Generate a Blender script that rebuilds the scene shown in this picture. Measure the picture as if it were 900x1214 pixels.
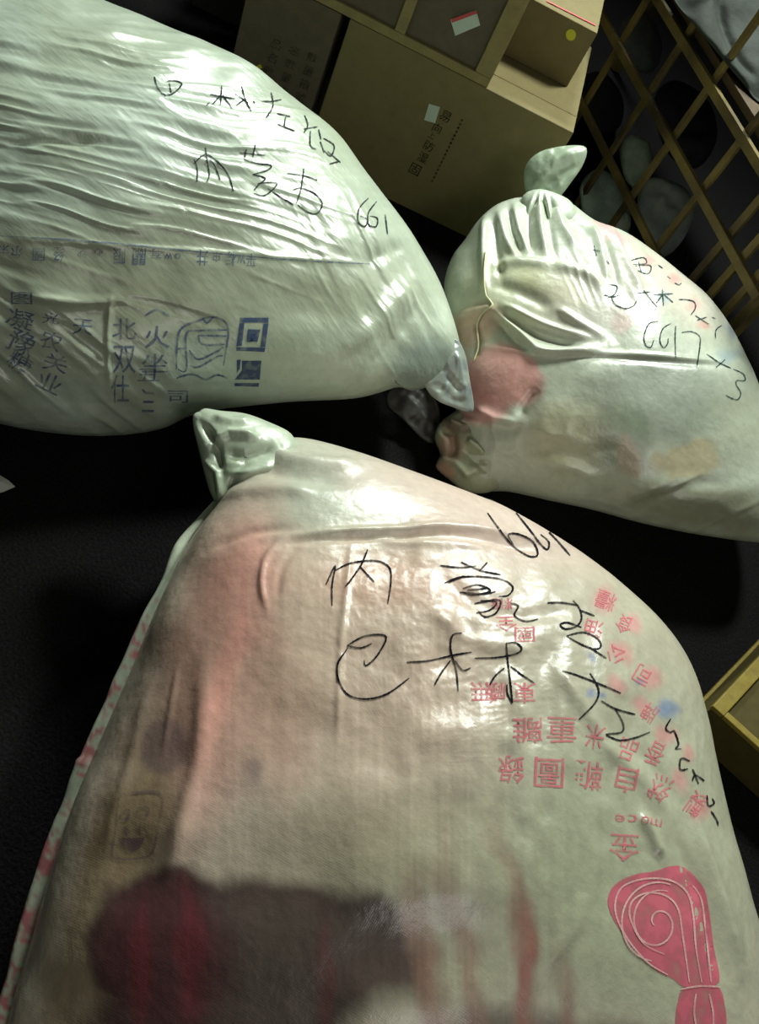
import bpy, bmesh, math, random
import numpy as np
from mathutils import Vector
from mathutils.bvhtree import BVHTree
random.seed(4)
SC = bpy.context.scene
COL = SC.collection
for o in list(bpy.data.objects): bpy.data.objects.remove(o)

# ------------------------------------------------------------------ camera
F, CAMH = 1051.0, 1.45
nd = np.array([-450, -683, -F]); nd /= np.linalg.norm(nd); UPc = -nd
v_ = np.array([0, 0, -1.0]); Yc = v_ - v_.dot(UPc)*UPc; Yc /= np.linalg.norm(Yc); Xc = np.cross(Yc, UPc)
RM = np.array([Xc, Yc, UPc])
O = np.array([0, 0, CAMH])
cd = bpy.data.cameras.new('camera'); cam = bpy.data.objects.new('camera', cd); COL.objects.link(cam)
cd.sensor_fit = 'VERTICAL'; cd.sensor_height = 36; cd.sensor_width = 36*900/1214; cd.lens = F/1214*36
from mathutils import Matrix
mw = Matrix([list(RM[i])+[O[i]] for i in range(3)]+[[0, 0, 0, 1]])
cam.matrix_world = mw
cd.clip_start = 0.02
SC.camera = cam

# ------------------------------------------------------------------ world, lamps, exposure
w = bpy.data.worlds.new('world'); SC.world = w; w.use_nodes = True
w.node_tree.nodes['Background'].inputs[0].default_value = (.86, 1.0, .80, 1)
w.node_tree.nodes['Background'].inputs[1].default_value = 0.07
def area_lamp(name, loc, target, size, power, color, size_y=None, spread=180):
    ld = bpy.data.lights.new(name, 'AREA'); ld.energy = power; ld.color = color; ld.size = size; ld.spread = math.radians(spread)
    if size_y: ld.shape = 'RECTANGLE'; ld.size_y = size_y
    lo = bpy.data.objects.new(name, ld); COL.objects.link(lo); lo.location = loc
    lo.rotation_euler = (Vector(target)-Vector(loc)).to_track_quat('-Z', 'Y').to_euler()
    return lo
area_lamp('warehouse_lamp', (0.30, 3.05, 2.6), (.1, 1.3, 0), 0.35, 32, (.94, 1.0, .92), 0.5, 84)
area_lamp('far_lamp', (-1.5, 5.0, 3.0), (-.5, 1.3, 0), 0.7, 38, (.92, 1.0, .92), 0.35, 72)
area_lamp('fill_lamp', (2.3, -1.9, 3.6), (.2, .65, 0), 1.2, 5.4, (1.0, .94, .88), None, 60)  # unseen lamp, added as weak fill for the sides facing the camera
SC.view_settings.view_transform = 'Standard'; SC.view_settings.look = 'None'
SC.view_settings.gamma = 1; SC.view_settings.use_curve_mapping = False
SC.view_settings.exposure = -0.36

# ------------------------------------------------------------------ helpers
def L(r, g, b):
    return np.array([((c/255)/12.92 if c/255 <= .04045 else ((c/255+.055)/1.055)**2.4) for c in (r, g, b)])
def ray(p): return RM @ np.array([(p[0]-450)/F, -(p[1]-607)/F, -1.0])
def at(p, z):
    r = ray(p); return O + (z-CAMH)/r[2]*r
def onp(p, P, N):
    r = ray(p); return O + (P-O).dot(N)/r.dot(N)*r
def proj(V):
    c = (V-O) @ RM; return np.stack([450+F*c[..., 0]/-c[..., 2], 607-F*c[..., 1]/-c[..., 2]], -1)
def unit(v): return v/np.linalg.norm(v)
def tag(o, label=None, cat=None, group=None, kind=None):
    for k, v in (('label', label), ('category', cat), ('group', group), ('kind', kind)):
        if v: o[k] = v
    return o
def link(name, me, mat=None, parent=None, smooth=True):
    o = bpy.data.objects.new(name, me); COL.objects.link(o)
    if mat: me.materials.append(mat)
    if parent: o.parent = parent
    if smooth:
        me.polygons.foreach_set('use_smooth', [True]*len(me.polygons))
    return o
def empty(name, loc=(0, 0, 0)):
    o = bpy.data.objects.new(name, None); COL.objects.link(o); o.location = loc; o.empty_display_size = .05
    return o
def attach(o, root):      # keep world place of a mesh built in world coordinates
    o.parent = root; o.matrix_parent_inverse = Matrix.Translation(-Vector(root.location))
    return o

def material(name, color, rough=.6, spec=.4, noise=0, nscale=20, bump=0, bscale=60, bstretch=(1, 1, 1), attr=False, coat=0, color2=None, trans=0, sheen=0, wave=None, emis=None):
    m = bpy.data.materials.new(name); m.use_nodes = True
    nt = m.node_tree; N = nt.nodes; K = nt.links
    b = N['Principled BSDF']
    b.inputs['Roughness'].default_value = rough
    b.inputs['Specular IOR Level'].default_value = spec
    b.inputs['Coat Weight'].default_value = coat; b.inputs['Coat Roughness'].default_value = .3
    tc = N.new('ShaderNodeTexCoord')
    src = None
    if attr:
        a = N.new('ShaderNodeAttribute'); a.attribute_name = 'Col'; src = a.outputs['Color']
    else:
        a = N.new('ShaderNodeRGB'); a.outputs[0].default_value = (*color, 1); src = a.outputs[0]
    if color2 is not None:
        n = N.new('ShaderNodeTexNoise'); n.inputs['Scale'].default_value = nscale; n.inputs['Detail'].default_value = 6
        K.new(tc.outputs['Object'], n.inputs['Vector'])
        r = N.new('ShaderNodeMapRange'); r.inputs[1].default_value = .4; r.inputs[2].default_value = .62
        K.new(n.outputs['Fac'], r.inputs[0])
        mx = N.new('ShaderNodeMix'); mx.data_type = 'RGBA'
        K.new(r.outputs[0], mx.inputs[0]); K.new(src, mx.inputs[6]); mx.inputs[7].default_value = (*color2, 1)
        src = mx.outputs[2]
    if noise:
        n = N.new('ShaderNodeTexNoise'); n.inputs['Scale'].default_value = nscale*2.3; n.inputs['Detail'].default_value = 8; n.inputs['Roughness'].default_value = .65
        K.new(tc.outputs['Object'], n.inputs['Vector'])
        r = N.new('ShaderNodeMapRange'); r.inputs[1].default_value = .3; r.inputs[2].default_value = .7
        r.inputs[3].default_value = 1-noise; r.inputs[4].default_value = 1+noise
        K.new(n.outputs['Fac'], r.inputs[0])
        mx = N.new('ShaderNodeVectorMath'); mx.operation = 'SCALE'
        K.new(src, mx.inputs[0]); K.new(r.outputs[0], mx.inputs[3]); src = mx.outputs[0]
    K.new(src, b.inputs['Base Color'])
    if bump:
        mp = N.new('ShaderNodeMapping'); mp.inputs['Scale'].default_value = bstretch
        K.new(tc.outputs['Object'], mp.inputs['Vector'])
        n = N.new('ShaderNodeTexNoise'); n.inputs['Scale'].default_value = bscale; n.inputs['Detail'].default_value = 5
        K.new(mp.outputs[0], n.inputs['Vector'])
        bp = N.new('ShaderNodeBump'); bp.inputs['Strength'].default_value = bump; bp.inputs['Distance'].default_value = .01
        K.new(n.outputs['Fac'], bp.inputs['Height']); K.new(bp.outputs[0], b.inputs['Normal'])
        if attr:      # woven tape grid, very fine
            last = bp
            for ax in ('X', 'Y'):
                wv = N.new('ShaderNodeTexWave'); wv.bands_direction = ax; wv.inputs['Scale'].default_value = 130; wv.inputs['Distortion'].default_value = 1.2
                wv.inputs['Detail'].default_value = 1
                K.new(tc.outputs['Object'], wv.inputs['Vector'])
                b2 = N.new('ShaderNodeBump'); b2.inputs['Strength'].default_value = .03; b2.inputs['Distance'].default_value = .004
                K.new(wv.outputs['Fac'], b2.inputs['Height']); K.new(last.outputs[0], b2.inputs['Normal']); last = b2
            K.new(last.outputs[0], b.inputs['Normal'])
    return m
def ink(name, color, cover=.8, scale=120, rough=.5):
    m = bpy.data.materials.new(name); m.use_nodes = True; nt = m.node_tree; N = nt.nodes; K = nt.links
    b = N['Principled BSDF']; b.inputs['Base Color'].default_value = (*color, 1); b.inputs['Roughness'].default_value = .8; b.inputs['Specular IOR Level'].default_value = .08
    t = N.new('ShaderNodeBsdfTransparent'); mx = N.new('ShaderNodeMixShader')
    tc = N.new('ShaderNodeTexCoord'); n = N.new('ShaderNodeTexNoise'); n.inputs['Scale'].default_value = scale; n.inputs['Detail'].default_value = 3
    r = N.new('ShaderNodeMapRange'); r.inputs[1].default_value = .35; r.inputs[2].default_value = .6; r.inputs[3].default_value = max(0, cover-.3); r.inputs[4].default_value = min(1, cover+.15)
    K.new(tc.outputs['Object'], n.inputs['Vector']); K.new(n.outputs['Fac'], r.inputs[0]); K.new(r.outputs[0], mx.inputs[0])
    K.new(t.outputs[0], mx.inputs[1]); K.new(b.outputs[0], mx.inputs[2]); K.new(mx.outputs[0], N['Material Output'].inputs[0])
    return m

def catmull(P, closed=False, step=4.0):
    P = [np.array(p, float) for p in P]; n = len(P); out = []
    segs = n if closed else n-1
    for i in range(segs):
        if closed: a, b, c, d = P[(i-1) % n], P[i], P[(i+1) % n], P[(i+2) % n]
        else: a, b, c, d = P[max(i-1, 0)], P[i], P[i+1], P[min(i+2, n-1)]
        k = max(2, int(np.linalg.norm(c-b)/step))
        for j in range(k):
            t = j/k
            out.append(.5*((2*b)+(-a+c)*t+(2*a-5*b+4*c-d)*t*t+(-a+3*b-3*c+d)*t**3))
    if not closed: out.append(P[-1])
    return np.array(out)
def resample(P, n, closed=True):
    Q = np.vstack([P, P[:1]]) if closed else P
    s = np.r_[0, np.cumsum(np.linalg.norm(np.diff(Q, axis=0), axis=1))]
    t = np.linspace(0, s[-1], n, endpoint=not closed)
    return np.stack([np.interp(t, s, Q[:, k]) for k in range(Q.shape[1])], 1)
def vnoise(x, y, seed):
    rs = np.random.RandomState(seed); T = rs.rand(256, 256)
    xi = np.floor(x).astype(int); yi = np.floor(y).astype(int); fx = x-xi; fy = y-yi
    fx = fx*fx*fx*(fx*(fx*6-15)+10); fy = fy*fy*fy*(fy*(fy*6-15)+10)
    g = lambda a, b: T[a % 256, b % 256]
    return (g(xi, yi)*(1-fx)+g(xi+1, yi)*fx)*(1-fy)+(g(xi, yi+1)*(1-fx)+g(xi+1, yi+1)*fx)*fy
def ridge(n): return 1-np.sqrt((2*n-1)**2+.05)
def blob(q, cx, cy, rx, ry, ang=0, soft=.5):
    a = math.radians(ang); dx = q[:, 0]-cx; dy = q[:, 1]-cy
    u = (dx*math.cos(a)+dy*math.sin(a))/rx; v = (-dx*math.sin(a)+dy*math.cos(a))/ry
    d = np.sqrt(u*u+v*v)
    return np.clip((1+soft-d)/(2*soft), 0, 1)**2*(3-2*np.clip((1+soft-d)/(2*soft), 0, 1))
def dist_poly(q, P):
    P = np.array(P, float); best = np.full(len(q), 1e9); tt = np.zeros(len(q))
    seg = np.linalg.norm(np.diff(P, axis=0), axis=1); cum = np.r_[0, np.cumsum(seg)]
    for i in range(len(P)-1):
        a, b = P[i], P[i+1]; d = b-a; t = np.clip(((q-a) @ d)/(d @ d), 0, 1)
        e = np.linalg.norm(q-(a+t[:, None]*d), axis=1)
        k = e < best; best[k] = e[k]; tt[k] = (cum[i]+t[k]*seg[i])/cum[-1]
    return best, tt
def fold(q, P, wd, amp, taper=.25):
    C = catmull(P, step=12) if len(P) > 2 else np.array(P, float)
    d, t = dist_poly(q, C)
    e = np.clip(np.minimum(t, 1-t)/taper, 0, 1); e = e*e*(3-2*e)
    return amp*np.exp(-(d/wd)**2)*(.15+.85*e)

def poisson(poly, G=150):
    lo = poly.min(0); hi = poly.max(0); h = (hi-lo).max()/(G-6)
    nx, ny = int((hi[0]-lo[0])/h)+6, int((hi[1]-lo[1])/h)+6
    o = lo-3*h
    X, Y = np.meshgrid(o[0]+np.arange(nx)*h, o[1]+np.arange(ny)*h, indexing='ij')
    ins = np.zeros(X.shape, bool); n = len(poly)
    for i in range(n):
        a, b = poly[i], poly[(i+1) % n]
        c = (a[1] > Y) != (b[1] > Y)
        with np.errstate(divide='ignore', invalid='ignore'):
            xx = (b[0]-a[0])*(Y-a[1])/(b[1]-a[1]+1e-30)+a[0]
        ins ^= c & (X < xx)
    u = np.zeros(X.shape); wgt = 1.9
    par = (np.add.outer(np.arange(nx), np.arange(ny)) % 2).astype(bool)
    for it in range(500):
        for pz in (par, ~par):
            s = np.zeros_like(u); s[1:-1, 1:-1] = (u[2:, 1:-1]+u[:-2, 1:-1]+u[1:-1, 2:]+u[1:-1, :-2]+h*h)/4
            k = ins & pz; u[k] += wgt*(s[k]-u[k])
    def sample(Q):
        x = (Q[:, 0]-o[0])/h; y = (Q[:, 1]-o[1])/h
        xi = np.clip(np.floor(x).astype(int), 0, nx-2); yi = np.clip(np.floor(y).astype(int), 0, ny-2); fx = x-xi; fy = y-yi
        return (u[xi, yi]*(1-fx)*(1-fy)+u[xi+1, yi]*fx*(1-fy)+u[xi, yi+1]*(1-fx)*fy+u[xi+1, yi+1]*fx*fy)/u.max()
    return sample

# stuffed cloth body: a closed outline on a tilted middle plane, swollen to both sides, flattened where it lies on the floor
def stuffed(name, outline, center, P0, nrm, T, mat, parent=None, N=300, M=60, MB=14, back=None, relief=None, paint=None, base=(.4, .45, .38), floor=0.002, smooth_outline=True, swell=.5, D=None, step=6):
    nrm = unit(np.array(nrm, float)); D = unit(O-P0) if D is None else unit(D)
    e1 = unit(np.cross([0, 0, 1], nrm)) if abs(nrm[2]) < .999 else np.array([1., 0, 0]); e2 = np.cross(nrm, e1)
    px = catmull(outline, True, step) if smooth_outline else np.array(outline, float)
    W = np.array([onp(p, P0, nrm) for p in px])
    W2 = np.stack([(W-P0) @ e1, (W-P0) @ e2], 1)
    W2 = resample(W2, N)
    c = onp(center, P0, nrm); c2 = np.array([(c-P0) @ e1, (c-P0) @ e2])
    smp = poisson(W2, 150 if N > 200 else 70)
    def layer(ms):
        out = []; hh = []
        u9 = smp(c2+.9*(W2-c2)); u9 = np.clip(u9, 1e-6, None)
        u9 = (np.roll(u9, 1)+u9+np.roll(u9, -1))/3
        for r in ms:
            Q = c2+r*(W2-c2)
            if r < .9: h = np.clip(smp(Q), 0, None)**swell
            else: h = (u9**swell)*math.sqrt(max(0, (1-r*r)/(1-.81)))
            out.append(Q); hh.append(h)
        return np.array(out), np.array(hh)
    rt = np.sin(np.linspace(0, 1, M+1)*math.pi/2)[1:]; rt[-1] = 1
    rt = .55*rt+.45*np.linspace(0, 1, M+1)[1:]
    Q, H = layer(rt)
    base_pts = P0 + Q[..., 0:1]*e1+Q[..., 1:2]*e2
    hc = max(0, float(smp(c2[None])[0]))**swell
    top = base_pts + (T*H)[..., None]*D
    ctop = c + T*hc*D
    # normals by grid difference
    du = np.roll(top, -1, 1)-np.roll(top, 1, 1); dv = np.gradient(top, axis=0)
    nn = np.cross(du, dv); ln = np.linalg.norm(nn, axis=2, keepdims=True); nn = nn/np.maximum(ln, 1e-12)
    if (nn[:, :] @ D).mean() < 0: nn = -nn
    TT = np.vstack([ctop[None], top.reshape(-1, 3)]); NNn = np.vstack([D[None], nn.reshape(-1, 3)])
    if relief is not None:
        q = proj(TT); d = relief(q)
        ring = np.r_[0, np.repeat(rt, N)]
        d = d*np.clip((1-ring)/.06, 0, 1)
        TT = TT+NNn*d[:, None]
    TT[:, 2] = np.maximum(TT[:, 2], floor)
    Tb = T if back is None else back
    rb = np.sin(np.linspace(0, 1, MB+1)*math.pi/2)[1:-1]
    Qb, Hb = layer(rb)
    bb = P0 + Qb[..., 0:1]*e1+Qb[..., 1:2]*e2
    def down(P, h):
        lim = np.maximum(0, (P[..., 2]-floor)/max(D[2], 1e-3))
        return P-np.minimum(h*Tb, lim)[..., None]*D
    bot = down(bb, Hb).reshape(-1, 3); cb = down(c[None], np.array([hc]))
    V = np.vstack([TT, bot, cb]); V[:, 2] = np.maximum(V[:, 2], floor)
    faces = []
    idx = lambda m, i: 1+m*N+i % N
    for i in range(N): faces.append((0, idx(0, i), idx(0, i+1)))
    for m in range(M-1):
        for i in range(N): faces.append((idx(m, i), idx(m+1, i), idx(m+1, i+1), idx(m, i+1)))
    s0 = 1+M*N; MBn = len(rb); bidx = lambda m, i: s0+m*N+i % N; cbi = s0+MBn*N
    for i in range(N):
        faces.append((idx(M-1, i), bidx(MBn-1, i), bidx(MBn-1, i+1), idx(M-1, i+1)))
        faces.append((cbi, bidx(0, i+1), bidx(0, i)))
    for m in range(MBn-1):
        for i in range(N): faces.append((bidx(m, i+1), bidx(m+1, i+1), bidx(m+1, i), bidx(m, i)))
    me = bpy.data.meshes.new(name); me.from_pydata(V.tolist(), [], faces); me.validate()
    bm = bmesh.new(); bm.from_mesh(me); bmesh.ops.recalc_face_normals(bm, faces=bm.faces[:]); bm.to_mesh(me); bm.free()
    if paint is not None or True:
        q = proj(V); colr = np.tile(np.array(base, float), (len(V), 1))
        if paint is not None:
            k = slice(0, s0); colr[k] = paint(q[k], colr[k])
            e = np.tile(colr[idx(M-1, 0):idx(M-1, 0)+N], (MBn, 1)); colr[s0:s0+MBn*N] = e
        ca = me.color_attributes.new('Col', 'FLOAT_COLOR', 'POINT')
        ca.data.foreach_set('color', np.hstack([colr, np.ones((len(V), 1))]).astype(np.float32).ravel())
    o = link(name, me, mat)
    if parent: attach(o, parent)
    return o, BVHTree.FromPolygons([Vector(v) for v in V], faces)

def hit(bvh, p):
    r = unit(ray(p)); h = bvh.ray_cast(Vector(O), Vector(r), 20)
    if h[0] is None: return None
    n = h[1]
    if n.dot(Vector(r)) > 0: n = -n
    if -n.dot(Vector(r)) < .05: return None
    return h[0], n
# pen strokes lying on a surface
def strokes(name, bvhs, lines, width, mat, parent, off=.0009, step=2, jitter=True):
    V = []; Fc = []
    if not isinstance(bvhs, list): bvhs = [bvhs]
    for ln in lines:
        P = catmull(ln, step=step); 
        if len(P) < 2: continue
        tg = np.gradient(P, axis=0); tg /= np.maximum(np.linalg.norm(tg, axis=1, keepdims=True), 1e-6)
        pn = np.stack([-tg[:, 1], tg[:, 0]], 1); n = len(P); prev = None
        for i in range(n):
            e = min(i, n-1-i)/max(1, n*.15); wd = width*(.55+.45*min(1, e))*(1+.18*math.sin(i*.7+len(V)))
            row = []
            for s in (-.5, .5):
                h = None
                for b in bvhs:
                    h = hit(b, P[i]+s*wd*pn[i])
                    if h: break
                if h is None: row = None; break
                row.append(h[0]+h[1]*off)
            if row is None: prev = None; continue
            k = len(V); V += [tuple(row[0]), tuple(row[1])]
            if prev is not None and (Vector(V[prev])-Vector(V[k])).length < .05: Fc.append((prev, prev+1, k+1, k))
            prev = k
    me = bpy.data.meshes.new(name); me.from_pydata(V, [], Fc)
    o = link(name, me, mat)
    if parent: attach(o, parent)
    return o
def write_rows(bvh, lines, cuts, width, mat, parent):      # one part for each written row
    cuts = [0]+cuts+[len(lines)]
    for a, b in zip(cuts[:-1], cuts[1:]): strokes('handwriting', bvh, lines[a:b], width, mat, parent, off=.0009)
def print_rows(bvh, items, cuts, mat, parent):
    cuts = [0]+cuts+[len(items)]
    for a, b in zip(cuts[:-1], cuts[1:]): print_glyphs('printed_text', bvh, items[a:b], mat, parent)
def fill_poly(name, bvh, polys, mat, parent, off=.0007, cell=5):
    V = []; Fc = []
    for P in polys:
        bm = bmesh.new(); vs = [bm.verts.new((x, y, 0)) for x, y in P]; bm.faces.new(vs)
        add_cut(bm, bvh, cell, off, V, Fc); bm.free()
    me = bpy.data.meshes.new(name); me.from_pydata(V, [], Fc); o = link(name, me, mat)
    if parent: attach(o, parent)
    return o
def add_cut(bm, bvh, cell, off, V, Fc):
    bmesh.ops.triangulate(bm, faces=bm.faces[:])
    xs = [v.co.x for v in bm.verts]; ys = [v.co.y for v in bm.verts]
    if not xs: return
    for ax, lo, hi in ((0, min(xs), max(xs)), (1, min(ys), max(ys))):
        c = lo+cell
        while c < hi:
            co = [0, 0, 0]; co[ax] = c; no = [0, 0, 0]; no[ax] = 1
            bmesh.ops.bisect_plane(bm, geom=bm.verts[:]+bm.edges[:]+bm.faces[:], plane_co=co, plane_no=no); c += cell
    bm.verts.index_update(); mp = {}
    for f in bm.faces:
        ids = []
        for v in f.verts:
            if v.index not in mp:
                h = hit(bvh, (v.co.x, v.co.y))
                if h is None: mp[v.index] = None
                else: mp[v.index] = len(V); V.append(tuple(h[0]+h[1]*off))
            ids.append(mp[v.index])
        if None not in ids: Fc.append(ids)
_gl = {}
def glyph(ch):
    if ch in _gl: return _gl[ch]
    cu = bpy.data.curves.new('t', 'FONT'); cu.body = ch; cu.size = 1; cu.resolution_u = 2; cu.offset = .005
    o = bpy.data.objects.new('t', cu); COL.objects.link(o)
    dg = bpy.context.evaluated_depsgraph_get(); me = bpy.data.meshes.new_from_object(o.evaluated_get(dg))
    vs = [(v.co.x, v.co.y) for v in me.vertices]; fs = [tuple(p.vertices) for p in me.polygons]
    if vs:
        a = np.array(vs); lo, hi = a.min(0), a.max(0); a = (a-(lo+hi)/2)/np.maximum(hi-lo, 1e-6); vs = a.tolist()
    bpy.data.objects.remove(o); bpy.data.curves.remove(cu); bpy.data.meshes.remove(me)
    _gl[ch] = (vs, fs); return _gl[ch]
def print_glyphs(name, bvh, items, mat, parent, off=.0007, cell=5):
    V = []; Fc = []       # items: (char, x, y, width, height, turn in degrees clockwise)
    for ch, cx, cy, wd, ht, rot in items:
        vs, fs = glyph(ch)
        if not vs: continue
        a = math.radians(rot); ca, sa = math.cos(a), math.sin(a)
        bm = bmesh.new(); bv = []
        for x, y in vs:
            X = x*wd; Y = -y*ht; bv.append(bm.verts.new((cx+X*ca-Y*sa, cy+X*sa+Y*ca, 0)))
        for f in fs:
            try: bm.faces.new([bv[i] for i in f])
            except ValueError: pass
        add_cut(bm, bvh, cell, off, V, Fc); bm.free()
    me = bpy.data.meshes.new(name); me.from_pydata(V, [], Fc); o = link(name, me, mat)
    if parent: attach(o, parent)
    return o
# box given by corner + three edge vectors
def add_slab(bm, c, a, b, d, bevel=0):
    c, a, b, d = (Vector(x) for x in (c, a, b, d))
    vs = [bm.verts.new(c+a*i+b*j+d*k) for k in (0, 1) for j in (0, 1) for i in (0, 1)]
    fs = [bm.faces.new([vs[i] for i in f]) for f in ((0, 2, 3, 1), (4, 5, 7, 6), (0, 1, 5, 4), (2, 6, 7, 3), (0, 4, 6, 2), (1, 3, 7, 5))]
    if bevel:
        es = list({e for f in fs for e in f.edges}); bmesh.ops.bevel(bm, geom=es, offset=bevel, segments=2, affect='EDGES', profile=.6)
def slab(name, c, a, b, d, mat, parent=None, bevel=.002, wobble=0):
    bm = bmesh.new(); add_slab(bm, c, a, b, d, bevel)
    bmesh.ops.recalc_face_normals(bm, faces=bm.faces[:])
    me = bpy.data.meshes.new(name); bm.to_mesh(me); bm.free()
    o = link(name, me, mat, smooth=False)
    if parent: attach(o, parent)
    return o
def bvh_of(o):
    me = o.data; return BVHTree.FromPolygons([v.co.copy() for v in me.vertices], [tuple(p.vertices) for p in me.polygons])
def sheet(name, P, N, pts, mat, parent=None, th=.0012, off=.0006):
    W = [onp(p, P, N) for p in pts]; n = unit(N)
    if (O-W[0]).dot(n) < 0: n = -n
    bm = bmesh.new(); a = [bm.verts.new(x+n*off) for x in W]; b = [bm.verts.new(x+n*(off+th)) for x in W]
    bm.faces.new(a[::-1]); bm.faces.new(b); k = len(a)
    for i in range(k): bm.faces.new((a[i], a[(i+1) % k], b[(i+1) % k], b[i]))
    bmesh.ops.recalc_face_normals(bm, faces=bm.faces[:])
    me = bpy.data.meshes.new(name); bm.to_mesh(me); bm.free(); o = link(name, me, mat, smooth=False)
    if parent: attach(o, parent)
    return o
def tube(name, P, rads, mat, parent=None, seg=10, flat=1.0, upv=(0, 0, 1), colors=None):
    P = np.array(P, float); n = len(P); tg = np.gradient(P, axis=0); V = []; Fc = []; cc = []
    for i in range(n):
        t = unit(tg[i]); s = unit(np.cross(t, upv)); u = np.cross(s, t); r = rads[i] if hasattr(rads, '__len__') else rads
        for k in range(seg):
            a = 2*math.pi*k/seg; V.append(P[i]+r*(math.cos(a)*s+flat*math.sin(a)*u)); cc.append(colors(i, k) if callable(colors) else colors[i] if colors is not None else (.5, .5, .5))
    for i in range(n-1):
        for k in range(seg): Fc.append((i*seg+k, i*seg+(k+1) % seg, (i+1)*seg+(k+1) % seg, (i+1)*seg+k))
    Fc.append(tuple(range(seg))[::-1]); Fc.append(tuple((n-1)*seg+k for k in range(seg)))
    me = bpy.data.meshes.new(name); me.from_pydata([tuple(v) for v in V], [], Fc)
    ca = me.color_attributes.new('Col', 'FLOAT_COLOR', 'POINT')
    ca.data.foreach_set('color', np.hstack([np.array(cc), np.ones((len(V), 1))]).astype(np.float32).ravel())
    o = link(name, me, mat)
    if parent: attach(o, parent)
    return o
def mixc(c, m, rgb, k=1.0):
    m = np.clip(m*k, 0, 1)[:, None]; return c*(1-m)+np.array(rgb)*m

# ------------------------------------------------------------------ materials
M_floor = material('dark asphalt floor', L(25, 25, 25), 1.0, .04, noise=.6, nscale=90, bump=.5, bscale=160)
M_sack = material('woven plastic sacking', (.5, .5, .5), .33, .55, noise=.10, nscale=25, bump=.26, bscale=30, bstretch=(1, 1, 1), attr=True, coat=.15)
M_sackline = material('stretched woven sacking', (.5, .5, .5), .30, .6, noise=.08, nscale=18, bump=.26, bscale=20, bstretch=(.8, 3, 2), attr=True, coat=.2)
M_film = material('thin plastic film', L(60, 62, 60), .35, .5, noise=.2, bump=.3, bscale=30)
M_card = material('brown corrugated cardboard', L(122, 112, 76), .8, .2, noise=.08, nscale=12, bump=.08, bscale=120)
M_cardg = material('grey brown cardboard', L(98, 90, 74), .8, .2, noise=.12, nscale=15, bump=.08, bscale=90)
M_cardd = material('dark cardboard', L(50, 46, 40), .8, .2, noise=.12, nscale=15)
M_ply = material('dull plywood', L(124, 110, 66), .75, .2, noise=.15, nscale=10, bump=.15, bscale=40, bstretch=(1, 1, 8))
M_wood = material('pale pine batten', L(140, 128, 84), .65, .3, noise=.18, nscale=14, bump=.25, bscale=40, bstretch=(3, 3, 1))
M_wood2 = material('weathered lattice wood', L(126, 112, 64), .65, .3, noise=.25, nscale=5, bump=.25, bscale=40, color2=L(70, 60, 44))
M_woodb = material('brown board', L(80, 66, 48), .7, .3, noise=.25, nscale=9)
M_yell = material('yellow pine crate wood', L(132, 116, 50), .6, .3, noise=.2, nscale=14, bump=.2, bscale=50)
M_yply = material('yellow plywood panel', L(80, 72, 38), .7, .2, noise=.15, nscale=20)
M_paper = material('white paper', L(205, 210, 200), .7, .3, noise=.06, nscale=30)
M_white = material('pale label', L(190, 205, 190), .5, .4)
M_red = material('red print', L(190, 70, 70), .5, .4)
M_yel = material('yellow sticker paper', L(200, 200, 40), .5, .4)
M_gray = material('grey green wrapped parcel', L(112, 124, 112), .5, .4, noise=.25, nscale=10, bump=.4, bscale=20)
M_grayd = material('grey parcel', L(86, 90, 86), .55, .4, noise=.25, nscale=12, bump=.4, bscale=22)
M_tape = material('dull packing tape', L(120, 106, 66), .35, .5)
M_pen = ink('black marker ink', L(22, 22, 30), .95, 60)
M_pen1 = ink('dark grey marker ink', L(38, 42, 44), .85, 70)
M_pen3 = ink('dark green marker ink', L(40, 60, 62), .8, 70)
M_pink = ink('faded pink print', L(214, 122, 132), .7, 90)
M_pinks = ink('strong pink print', L(202, 104, 120), .85, 40)
M_pinkl = ink('light pink line', L(222, 176, 174), .9, 60)
M_blue = ink('faded blue print', L(84, 100, 138), .55, 70)
M_blues = ink('strong blue print', L(72, 88, 122), .8, 60)
M_violet = ink('violet grey print', L(104, 88, 100), .38, 40)
M_dark = ink('dark carton print', L(40, 38, 28), .8, 80)

# ------------------------------------------------------------------ floor and wall
bm = bmesh.new(); n = 60
gx = np.linspace(-5, 5, n); gy = np.linspace(-2.5, 7.5, n)
vs = [[bm.verts.new((x, y, 0)) for y in gy] for x in gx]
for i in range(n-1):
    for j in range(n-1): bm.faces.new((vs[i][j], vs[i+1][j], vs[i+1][j+1], vs[i][j+1]))
me = bpy.data.meshes.new('floor'); bm.to_mesh(me); bm.free()
tag(link('floor', me, M_floor), kind='structure')
M_wall = material('dark far wall', L(46, 44, 42), .9, .1, noise=.2, nscale=3)
tag(slab('wall_back', (-5, 7.4, 0), (10, 0, 0), (0, .1, 0), (0, 0, 4), M_wall, bevel=0), kind='structure')

# ------------------------------------------------------------------ carton stack at the back
A0, A1 = at((452, 234), 0), at((605, 308), 0); bd = unit(A1-A0); bn = np.array([bd[1], -bd[0], 0.0])   # front faces look along bn
bk = -bn
def bs(p): W = onp(p, A0, bn); return (W-A0) @ bd, W[2]
def P_(s, z, d=0): return A0+bd*s+bk*d+np.array([0, 0, z])
sL = bs((411, 29))[0]; sR = bs((680, 158))[0]; HB = .395
BIG = empty('cardboard_carton', tuple(P_(sL, 0)))
tag(BIG, 'largest brown cardboard carton with a vertical row of printed symbols and a small pale label', 'carton', 'stacked cartons')
big = slab('carton_body', P_(sL+.004, .004), bd*(sR-sL-.004), bk*.46, (0, 0, HB-.004), M_card, BIG, .004)
slab('packing_tape', P_(sL+.01, HB, .075), bd*(sR-sL-.014), bk*.006, (0, 0, .0012), M_tape, BIG, .0004)
bb = bvh_of(big)
def cpx(x, y): return 270+x/2.093, y/2.093
its = []
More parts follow.
